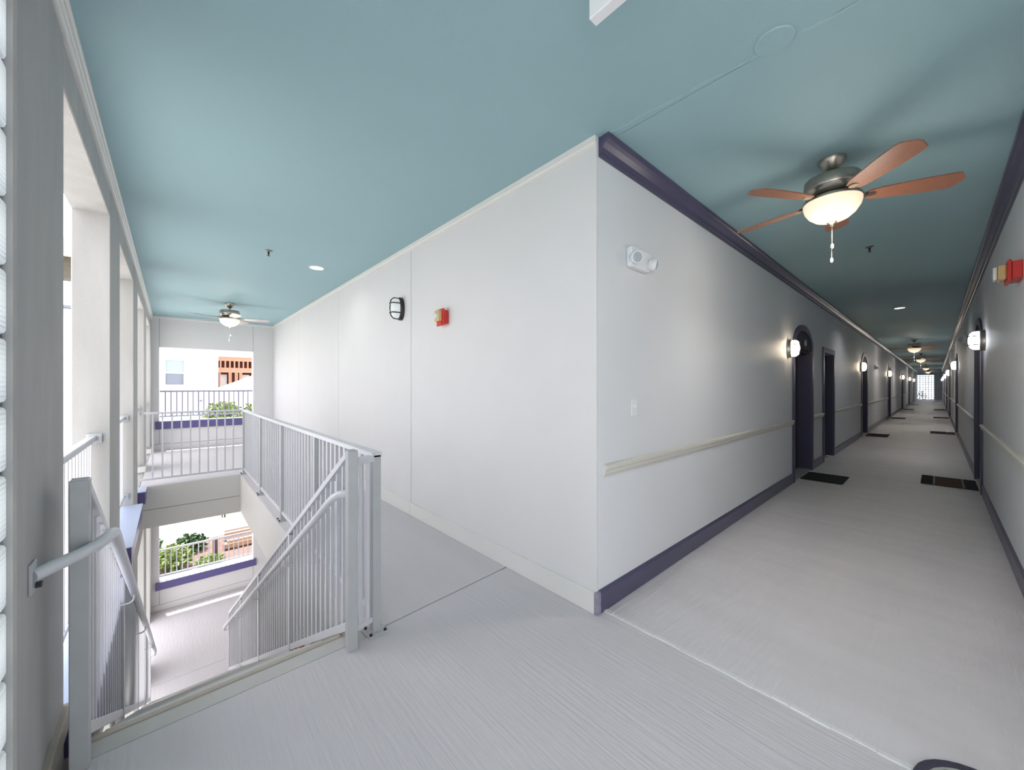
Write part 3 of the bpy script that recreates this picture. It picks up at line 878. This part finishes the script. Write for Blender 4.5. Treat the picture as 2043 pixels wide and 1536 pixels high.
# ------------------------------------------------------------------ wall fittings
def lantern(label, loc, rz, gm, bm_=None, group=None):
    # faces +Y local (bulges away from wall along +Y)
    t = thing('bulkhead_lantern', label, 'wall light', loc, rz, group)
    def oval(a, c, n_=20): return [(a*cos(2*pi*k/n_), c*sin(2*pi*k/n_)) for k in range(n_)]
    b = MB()
    rings = [(0.075, 0.135, 0.0), (0.075, 0.135, 0.035), (0.066, 0.122, 0.048)]
    def loft(rings, n_=20, cap=True):
        vs_, fs = [], []
        for a, c, y in rings:
            vs_ += [(p[0], y, p[1]) for p in oval(a, c, n_)]
        for k in range(len(rings)-1):
            for i in range(n_):
                j = (i+1) % n_
                fs.append((k*n_+i, k*n_+j, (k+1)*n_+j, (k+1)*n_+i))
        fs.append(tuple(range(n_))); fs.append(tuple((len(rings)-1)*n_+i for i in range(n_)))
        return MB().add(vs_, fs)
    obj('base', loft(rings), bm_ or M_BRONZE, t, smooth=True)
    obj('globe', loft([(0.064, 0.118, 0.046), (0.064, 0.118, 0.085), (0.060, 0.110, 0.110), (0.046, 0.088, 0.130), (0.022, 0.045, 0.141), (0.004, 0.008, 0.143)]), gm, t, smooth=True)
    cage = MB()
    cage.tube([(0, 0.05, 0.122), (0, 0.10, 0.120), (0, 0.135, 0.090), (0, 0.147, 0.0), (0, 0.135, -0.090), (0, 0.10, -0.120), (0, 0.05, -0.122)], 0.007, 6)
    for z in (0.055, -0.055):
        w = 0.064*math.sqrt(1-(z/0.118)**2)+0.004
        cage.tube([(-w, 0.05, z), (-w, 0.09, z), (-w*0.7, 0.132, z), (0, 0.146, z), (w*0.7, 0.132, z), (w, 0.09, z), (w, 0.05, z)], 0.007, 6)
    obj('guard_cage', cage, M_BRONZE, t)
    return t
lantern('dark oval bulkhead light on the white gallery wall', (XI, 4.20, 2.36), R(90), M_GLOBED)
la = lantern('lit caged lantern beside the first arched door on the switch wall', (6.70, YC, 2.0), pi, M_GLOBE, M_NICKEL)
for i, cx in enumerate(LD[1:]):
    copy_tree(la, (cx-0.92, YC, 2.0), pi, 'lit caged lantern beside the ' + ordw[i+1] + ' arched door on the switch wall')
lr = lantern('large lit caged lantern on the right wall before its first arched door', (7.72, YR, 2.04), 0, M_GLOBEC, M_NICKEL)
for i, cx in enumerate(RD[1:]):
    copy_tree(lr, (cx-0.98, YR, 2.04), 0, 'lit caged lantern beside the ' + ordw[i+1] + ' arched door on the right wall')

def strobe(label, loc, rz):
    t = thing('fire_alarm_strobe', label, 'fire alarm', loc, rz)
    obj('back_box', MB().box(-0.055, 0, -0.065, 0.055, 0.05, 0.065), M_RED, t, bevel=0.004)
    obj('face_plate', MB().box(-0.065, 0.05, -0.085, 0.065, 0.066, 0.080), M_RED, t, bevel=0.005)
    obj('horn_grille', MB().box(-0.045, 0.066, -0.080, 0.045, 0.078, -0.050), M_RED, t, bevel=0.004)
    s = obj('strobe_lens', MB().box(-0.042, 0.066, -0.045, 0.042, 0.105, 0.060), M_STROBE, t, bevel=0.006)
    obj('flash_dome', MB().lathe([(0.034, 0.105), (0.030, 0.122), (0.016, 0.132), (0.0, 0.134)], 12, ax='y', c=(0, 0, 0.008)), M_CLEAR, s, smooth=True)
strobe('red fire alarm strobe box on the white gallery wall', (XI, 3.24, 2.13), R(90))
o = thing('fire_alarm_strobe', 'large red fire alarm strobe at the right edge on the corridor wall', 'fire alarm', (4.66, YR, 2.30))
obj('back_box', MB().box(-0.11, 0, -0.065, 0.11, 0.05, 0.065), M_RED, o, bevel=0.004)
obj('face_plate', MB().box(-0.12, 0.05, -0.078, 0.12, 0.068, 0.078), M_RED, o, bevel=0.005)
s = obj('strobe_lens', MB().box(-0.075, 0.068, -0.055, 0.075, 0.108, 0.055), M_STROBE, o, bevel=0.008)
obj('flash_dome', MB().box(-0.05, 0.108, -0.05, 0.05, 0.132, 0.05), M_CLEAR, s, bevel=0.014, seg=2)

def emergency(label, loc, rz):
    t = thing('emergency_light', label, 'emergency light', loc, rz)
    b = MB().prism([(-0.135, 0.065), (-0.105, 0.075), (0.105, 0.075), (0.135, 0.065), (0.135, -0.06), (0.12, -0.075), (-0.12, -0.075), (-0.135, -0.06)], 'y', 0.0, 0.045)
    obj('housing', b, M_PLASTIC, t, bevel=0.01, seg=2)
    for sx in (-1, 1):
        h = MB().lathe([(0.028, 0.0), (0.042, 0.022), (0.045, 0.05), (0.042, 0.056)], 18, ax='y')
        hd = obj('lamp_head', h, M_PLASTIC, t, smooth=True)
        hd.location = (sx*0.105, 0.038, -0.012)
        hd.rotation_euler = (R(-12), 0, R(-sx*28))
        obj('lens', MB().lathe([(0.036, 0.054), (0.032, 0.061), (0.014, 0.062), (0.012, 0.068), (0.0, 0.069)], 18, ax='y'), M_PLASTICG, hd, smooth=True)
emergency('white twin-head emergency light on the grey wall near the corner', (2.50, YC, 2.36), pi)
emergency('small twin-head emergency light past the first lantern on the right wall', (12.4, YR, 2.45), 0)
emergency('small twin-head emergency light beyond the second arched door of the switch wall', (18.4, YC, 2.12), pi)

sw = thing('light_switch', 'white light switch plate on the grey wall above the chair rail', 'switch', (2.465, YC, 1.305), pi)
obj('plate', MB().box(-0.037, 0, -0.062, 0.037, 0.007, 0.062), M_PLASTIC, sw, bevel=0.003)
obj('toggle', MB().box(-0.005, 0.007, -0.004, 0.005, 0.022, 0.012), M_PLASTIC, sw, bevel=0.002)
cb = thing('call_box', 'small beige wall box beside the far glass block window', 'wall box', (XE, -0.13, 1.0), pi/2)
obj('case', MB().box(-0.07, 0, -0.19, 0.07, 0.05, 0.19), M_STROBE, cb, bevel=0.005)
obj('lower_panel', MB().box(-0.045, 0.05, -0.16, 0.045, 0.056, -0.02), M_PLASTICG, cb)
obj('upper_panel', MB().box(-0.045, 0.05, 0.02, 0.045, 0.056, 0.16), M_PLASTICG, cb)

# ------------------------------------------------------------------ doormats
def doormat(label, x0, y0, x1, y1, m, border=None, stripes=False, group=None):
    t = thing('doormat', label, 'doormat', ((x0+x1)/2, (y0+y1)/2, 0), 0, group)
    w, d = (x1-x0)/2, (y1-y0)/2
    obj('pile', MB().box(-w, -d, 0.001, w, d, 0.012), m, t, bevel=0.005)
    if border:
        f = MB()
        for s_ in (-1, 1):
            f.box(-w, s_*d-0.018, 0.001, w, s_*d+0.018, 0.009)
            f.box(s_*w-0.018, -d, 0.001, s_*w+0.018, d, 0.009)
        obj('rubber_border', f, border, t, bevel=0.003)
    if stripes:
        for s_ in (-1, 1):
            obj('end_band', MB().box(-w+0.005, s_*(d-0.06)-0.055, 0.011, w-0.005, s_*(d-0.06)+0.055, 0.014), M_MATB, t)
            obj('pale_stripe', MB().box(-w+0.005, s_*(d-0.135)-0.006, 0.011, w-0.005, s_*(d-0.135)+0.006, 0.0145), M_PALE, t)
    return t
doormat('black ribbed doormat before the first arched door of the switch wall', 7.36, 0.94, 8.02, 1.42, M_MATB, MATS['black rubber doormat'])
doormat('brown doormat with dark striped ends before the first door on the right', 8.33, -0.395, 9.12, 0.16, M_MATBR, None, True)
doormat('dark doormat before the second arched door of the switch wall', 15.1, 0.93, 15.95, 1.40, M_MATR)
doormat('dark maroon doormat before the second door on the right', 17.4, -0.38, 18.2, 0.13, M_MATR)
doormat('small dark doormat before the third arched door of the switch wall', 24.1, 0.93, 24.9, 1.40, M_MATR)
doormat('dark maroon doormat before the third door on the right', 25.9, -0.38, 26.7, 0.10, M_MATR)
doormat('small dark doormat before the fourth arched door of the switch wall', 33.9, 0.93, 34.7, 1.40, M_MATR)
doormat('small dark doormat before the fourth door on the right', 34.6, -0.38, 35.4, 0.10, M_MATR)
doormat('tiny dark doormat before the fifth arched door of the switch wall', 42.6, 0.93, 43.4, 1.40, M_MATR)
# rounded mat at the bottom edge of the frame
def rrect(cx, cy, w, d, r, n_=8):
    out = []
    for sx, sy, a0 in ((1, 1, 0), (-1, 1, 90), (-1, -1, 180), (1, -1, 270)):
        for k in range(n_+1):
            a = R(a0 + 90*k/n_)
            out.append((cx + sx*(w-r) + r*cos(a), cy + sy*(d-r) + r*sin(a)))
    return out
rm = thing('doormat', 'charcoal violet rounded doormat cut off by the bottom edge at the floor joint', 'doormat', (1.850, -0.127, 0), -0.16)
MW, MD = 0.41, 0.22
def ringmb(w0, d0, r0, w1, d1, r1, z0, z1):
    o_, i_ = rrect(0, 0, w0, d0, r0), rrect(0, 0, w1, d1, r1)
    b = MB(); m_ = len(o_)
    for k in range(m_):
        j = (k+1) % m_
        b.prism([o_[k], o_[j], i_[j], i_[k]], 'z', z0, z1)
    return b
obj('pile', MB().prism(rrect(0, 0, MW-0.035, MD-0.035, 0.168), 'z', 0.001, 0.010), M_MATP, rm)
obj('outer_border', ringmb(MW, MD, 0.20, MW-0.028, MD-0.028, 0.175, 0.001, 0.013), M_MATP, rm)
obj('pale_piping', ringmb(MW-0.028, MD-0.028, 0.175, MW-0.036, MD-0.036, 0.168, 0.001, 0.0115), M_PALE, rm)

# ------------------------------------------------------------------ bicycle at the far end of the corridor
bk = thing('bicycle', 'slate blue bicycle parked at the far left end of the corridor', 'bicycle', (60.2, 1.12, 0), R(28))
def wheel(x):
    w = MB()
    n_ = 20; r, q = 0.32, 0.022
    vs_, fs = [], []
    for i in range(n_):
        a = 2*pi*i/n_
        for k in range(6):
            t = 2*pi*k/6
            vs_.append(((r+q*cos(t))*cos(a)+x, q*sin(t), (r+q*cos(t))*sin(a)+0.345))
    for i in range(n_):
        for k in range(6):
            j, l = (i+1) % n_, (k+1) % 6
            fs.append((i*6+k, i*6+l, j*6+l, j*6+k))
    w.add(vs_, fs)
    for i in range(0, 8):
        a = pi*i/8
        w.tube([(x+r*cos(a), 0, 0.345+r*sin(a)), (x-r*cos(a), 0, 0.345-r*sin(a))], 0.003, 4)
    return w
obj('wheel', wheel(-0.5), M_TYRE, bk)
obj('wheel', wheel(0.5), M_TYRE, bk)
fr = MB()
for a, c in (((-0.5,0,0.345),(-0.12,0,0.33)), ((-0.12,0,0.33),(-0.2,0,0.78)), ((-0.5,0,0.345),(-0.19,0,0.72)), ((-0.12,0,0.33),(0.36,0,0.72)), ((-0.19,0,0.72),(0.34,0,0.80)), ((0.5,0,0.345),(0.32,0,0.92))):
    fr.tube([a, c], 0.02, 6)
obj('frame', fr, M_BIKE, bk)
obj('saddle', MB().box(-0.34, -0.07, 0.80, -0.08, 0.07, 0.86), M_TYRE, bk, bevel=0.02)
obj('handlebar', MB().tube([(0.28,-0.28,0.95),(0.34,-0.1,0.95),(0.34,0.1,0.95),(0.28,0.28,0.95)], 0.015, 6), M_TYRE, bk)

# terracotta pot glimpsed on the lower floor through the stair balusters
pt = thing('potted_plant', 'terracotta pot with blackish foliage on the lower floor behind the balusters', 'potted plant', (1.78, 8.15, -ST))
obj('pot', MB().lathe([(0.10, 0.0), (0.14, 0.16), (0.155, 0.16), (0.155, 0.20), (0.14, 0.20), (0.13, 0.17), (0.0, 0.17)], 18), M_TERRA, pt, smooth=True)
obj('saucer', MB().lathe([(0.16, 0.0), (0.19, 0.02), (0.18, 0.025), (0.0, 0.012)], 18), M_PLASTIC, pt)
def leaves(n_, sx, sy, sz, cz, size, rnd, shape='ball'):
    b = MB()
    for i in range(n_):
        while True:
            p = Vector((rnd.uniform(-1,1), rnd.uniform(-1,1), rnd.uniform(-1,1)))
            if 0.25 < p.length < 1.0: break
        c = Vector((p.x*sx, p.y*sy, p.z*sz + cz))
        d = Vector((rnd.gauss(0,1), rnd.gauss(0,1), rnd.gauss(0,0.6)+0.3)).normalized()
        s_ = d.cross(Vector((rnd.gauss(0,1), rnd.gauss(0,1), rnd.gauss(0,1)))).normalized()
        L, W = size*rnd.uniform(0.7, 1.3), size*0.32
        nn = d.cross(s_)*size*0.12
        b.add([c, c+d*L*0.45+s_*W+nn, c+d*L, c+d*L*0.45-s_*W+nn, c+d*L*0.5-nn*0.5], [(0,1,4),(1,2,4),(2,3,4),(3,0,4)])
    return b
rnd = random.Random(3)
o = obj('foliage', leaves(140, 0.14, 0.14, 0.18, 0.36, 0.12, rnd), M_DARKLEAF, pt); o['kind'] = 'stuff'

# ------------------------------------------------------------------ outside
GZ_ = -3.95
gd = obj('ground', MB().box(-60, YE+0.3, GZ_-0.2, 60, 90, GZ_).box(-60, -40, GZ_-0.2, XLO-0.3, YE+0.3, GZ_), M_GROUND)
tag(gd, 'pale concrete yard outside the building', 'ground', kind='structure')
bed = obj('soil_bed', MB().box(-3.0, 13.2, GZ_, 4.5, 17.1, GZ_+0.06), M_SOIL)
tag(bed, 'red brown soil bed under the shrubs outside the lower opening', 'soil', kind='structure')

hs = thing('house', 'white neighbouring house with a double-hung window beyond the end opening', 'house', (0, 28, GZ_))
def hl(z): return z - GZ_
HY = 0.0
hw = MB()
wx0, wx1, wz0, wz1 = -0.25, 0.50, 1.54, 2.87
hx0, hx1, ht = -9.0, 2.03, 5.2
zlo = 0.0
obj('wall', MB().box(hx0, 0.02, 0, wx0, 6, hl(ht)).box(wx1, 0.02, 0, hx1, 6, hl(ht)).box(wx0, 0.02, 0, wx1, 6, hl(wz0)).box(wx0, 0.02, hl(wz1), wx1, 6, hl(ht)), M_HOUSE, hs)
sid = []
for k in range(50):
    z0 = 0.2*k
    if z0 + 0.2 > hl(ht): break
    for a, c in ((hx0, wx0-0.08), (wx1+0.08, hx1)):
        inside = not (z0+0.2 < hl(wz0)-0.08 or z0 > hl(wz1)+0.08)
        if not inside and a == hx0: a, c = hx0, hx1
        if not inside and a != hx0: continue
        b = MB().add([(a,0.0,z0),(c,0.0,z0),(c,0.02,z0+0.2),(a,0.02,z0+0.2),(a,0.03,z0),(c,0.03,z0)], [(0,1,2,3),(0,4,5,1)])
        obj('siding_board', b, M_HOUSE, hs)
wn = obj('window_frame', MB().box(wx0-0.08, -0.03, hl(wz0)-0.08, wx0, 0.05, hl(wz1)+0.08).box(wx1, -0.03, hl(wz0)-0.08, wx1+0.08, 0.05, hl(wz1)+0.08).box(wx0, -0.03, hl(wz1), wx1, 0.05, hl(wz1)+0.08).box(wx0, -0.03, hl(wz0)-0.08, wx1, 0.05, hl(wz0)).box(wx0, 0.0, hl(2.20)-0.05, wx1, 0.05, hl(2.20)+0.05), M_PLASTIC, hs)
obj('pane', MB().box(wx0, 0.03, hl(2.25), wx1, 0.04, hl(wz1)), M_PANE, wn)
obj('pane', MB().box(wx0, 0.04, hl(wz0), wx1, 0.05, hl(2.15)), M_PANED, wn)
obj('wall_vent', MB().box(1.18, -0.06, hl(0.58), 1.30, 0.02, hl(0.68)), M_PANED, hs)
obj('gutter', MB().box(hx0-0.2, -0.35, hl(ht), hx1+0.2, -0.2, hl(ht)+0.12), M_PANED, hs)
obj('roof', MB().prism([(-0.3, hl(ht)+0.05), (6.3, hl(ht)+0.05), (3.0, hl(ht)+1.0)], 'x', hx0-0.3, hx1+0.3), M_ROOF, hs)

fb = thing('framed_building', 'unfinished wood-framed building with open studs right of the white house', 'building', (2.2, 30, GZ_))
FW = 7.0
obj('sheathing', MB().box(0, 0.9, 0, FW, 1.0, hl(3.1)), M_LUMBERD, fb)
obj('top_plate', MB().box(-0.1, -0.05, hl(3.05), FW, 0.35, hl(3.30)), M_LUMBER, fb)
obj('roof_sheathing', MB().box(-0.1, -0.1, hl(3.30), FW, 1.0, hl(3.38)), M_ROOF, fb)
obj('header', MB().box(-0.05, -0.05, hl(2.32), FW, 0.2, hl(2.62)), M_LUMBER, fb)
for k in range(30):
    obj('joist_block', MB().box(0.06+0.235*k, -0.05, hl(2.62), 0.13+0.235*k, 0.3, hl(3.05)), M_LUMBER, fb)
for k, x in enumerate([0.02, 0.50, 0.58, 0.82, 0.9, 1.05, 1.13, 1.7, 2.1, 2.6, 3.1, 3.5, 3.9, 4.4, 4.8, 5.3, 5.8, 6.3, 6.8]):
    obj('stud', MB().box(x, -0.05, hl(1.1), x+0.07, 0.12, hl(2.32)), M_LUMBER, fb)
obj('sill_plate', MB().box(0, -0.06, hl(1.0), FW, 0.2, hl(1.28)), M_LUMBER, fb)
obj('lower_wall', MB().box(0, 0.0, 0, FW, 0.2, hl(1.0)), M_HOUSE, fb)
for a, c in ((0.05, 0.45), (1.25, 1.65), (1.75, 2.05)):
    obj('housewrap', MB().box(a, 0.5, hl(1.4), c, 0.52, hl(2.2)), M_HOUSE, fb)

gr = thing('low_roof', 'white gable roof rising to the right in front of the framed building', 'roof', (0, 25, GZ_))
obj('gable', MB().prism([(1.75, 0), (1.75, hl(1.25)), (3.2, hl(1.95)), (8.0, hl(4.0)), (8.0, 0)], 'y', 0, 1.5), M_HOUSE, gr)
obj('rake_board', MB().bar((1.6, -0.05, hl(1.22)), (8.0, -0.05, hl(4.03)), 0.1, 0.12), M_TRIMW, gr)

def shrub(label, x, y, z0, sx, sy, sz, cz, n_, m, seed, size=0.14, cat='shrub', name='shrub'):
    r_ = random.Random(seed)
    t = thing(name, label, cat, (x, y, z0))
    o = obj('foliage', leaves(n_, sx, sy, sz, cz, size, r_), m, t); o['kind'] = 'stuff'
    st = MB()
    for k in range(5):
        a = r_.uniform(0, 2*pi)
        st.tube([(0.05*cos(a), 0.05*sin(a), 0), (0.3*sx*cos(a), 0.3*sy*sin(a), cz*0.6), (0.6*sx*cos(a), 0.6*sy*sin(a), cz)], 0.02, 5)
    obj('stem', st, M_STEM, t)
shrub('yellow green treetop showing above the upper end sill', 1.60, 19.6, GZ_, 0.66, 0.55, 0.50, 4.25, 900, M_LEAF, 11, 0.16, 'tree', 'small_tree')
shrub('yellow green treetop at the right jamb of the upper end opening', 2.85, 19.9, GZ_, 0.55, 0.55, 0.48, 4.25, 700, M_LEAF, 12, 0.16, 'tree', 'small_tree')
shrub('pale green shrub at the left jamb of the lower opening', 0.05, 14.9, GZ_, 0.42, 0.5, 0.36, 0.38, 600, M_LEAF, 13)
shrub('dark green bushy shrub beside the pale one outside the lower opening', 0.45, 16.1, GZ_, 0.42, 0.4, 0.26, 0.30, 600, M_LEAFD, 14)
shrub('low bright green shrub in front of the brown post', 0.85, 14.4, GZ_, 0.32, 0.3, 0.16, 0.2, 360, M_LEAF, 15, 0.11)
shrub('tall dark shrub behind the dark green one', -0.65, 16.0, GZ_, 0.45, 0.45, 0.35, 0.4, 500, M_LEAFD, 16)

p1 = thing('timber_post', 'brown stained timber post between the shrubs and the lumber stack', 'post', (1.02, 15.1, GZ_))
obj('shaft', MB().box(-0.06, -0.06, 0, 0.06, 0.06, 0.62), M_BROWN, p1, bevel=0.01)
obj('cap', MB().box(-0.075, -0.075, 0.62, 0.075, 0.075, 0.65), M_BROWN, p1)
p2 = thing('steel_post', 'navy steel post standing before the lumber stack', 'post', (2.06, 14.7, GZ_))
obj('shaft', MB().box(-0.055, -0.055, 0, 0.055, 0.055, 0.72), M_CAP, p2, bevel=0.005)
obj('base', MB().box(-0.11, -0.11, 0, 0.11, 0.11, 0.03), M_CAP, p2)
ls = thing('lumber_stack', 'rows of pale lumber beams laid out beyond the lower opening', 'lumber', (1.25, 15.4, GZ_))
for r_ in range(4):
    y0 = 0.42*r_
    m = (M_LUMBERP, M_BROWN, M_LUMBERP, M_BROWN)[r_]
    obj('beam', MB().box(0.05*r_, y0, 0.10, 3.6, y0+0.26, 0.26), m, ls, bevel=0.008)
    if r_ % 2 == 0:
        obj('beam', MB().box(0.1, y0+0.06, 0.26, 3.5, y0+0.20, 0.34), M_LUMBERP, ls, bevel=0.008)
for x in (0.3, 1.3, 2.3, 3.3):
    obj('sticker', MB().box(x, -0.05, 0.0, x+0.1, 1.6, 0.10), M_BROWN, ls)

# projecting eave on the outside face of this building
ev = thing('outer_eave', 'cream boxed eave projecting outside beyond the first pillar opening', 'eave', (XLO, 5.0, 2.3))
obj('soffit_board', MB().box(-0.75, 0.2, 0.36, -0.01, 0.75, 0.48), M_SOFFIT, ev)
obj('fascia_board', MB().box(-0.78, 0.17, 0.32, -0.02, 0.22, 0.48), M_SOFFIT, ev)
obj('shingle_skirt', MB().box(-0.70, 0.3, 0.14, -0.01, 0.45, 0.36), M_SHINGLE, ev)
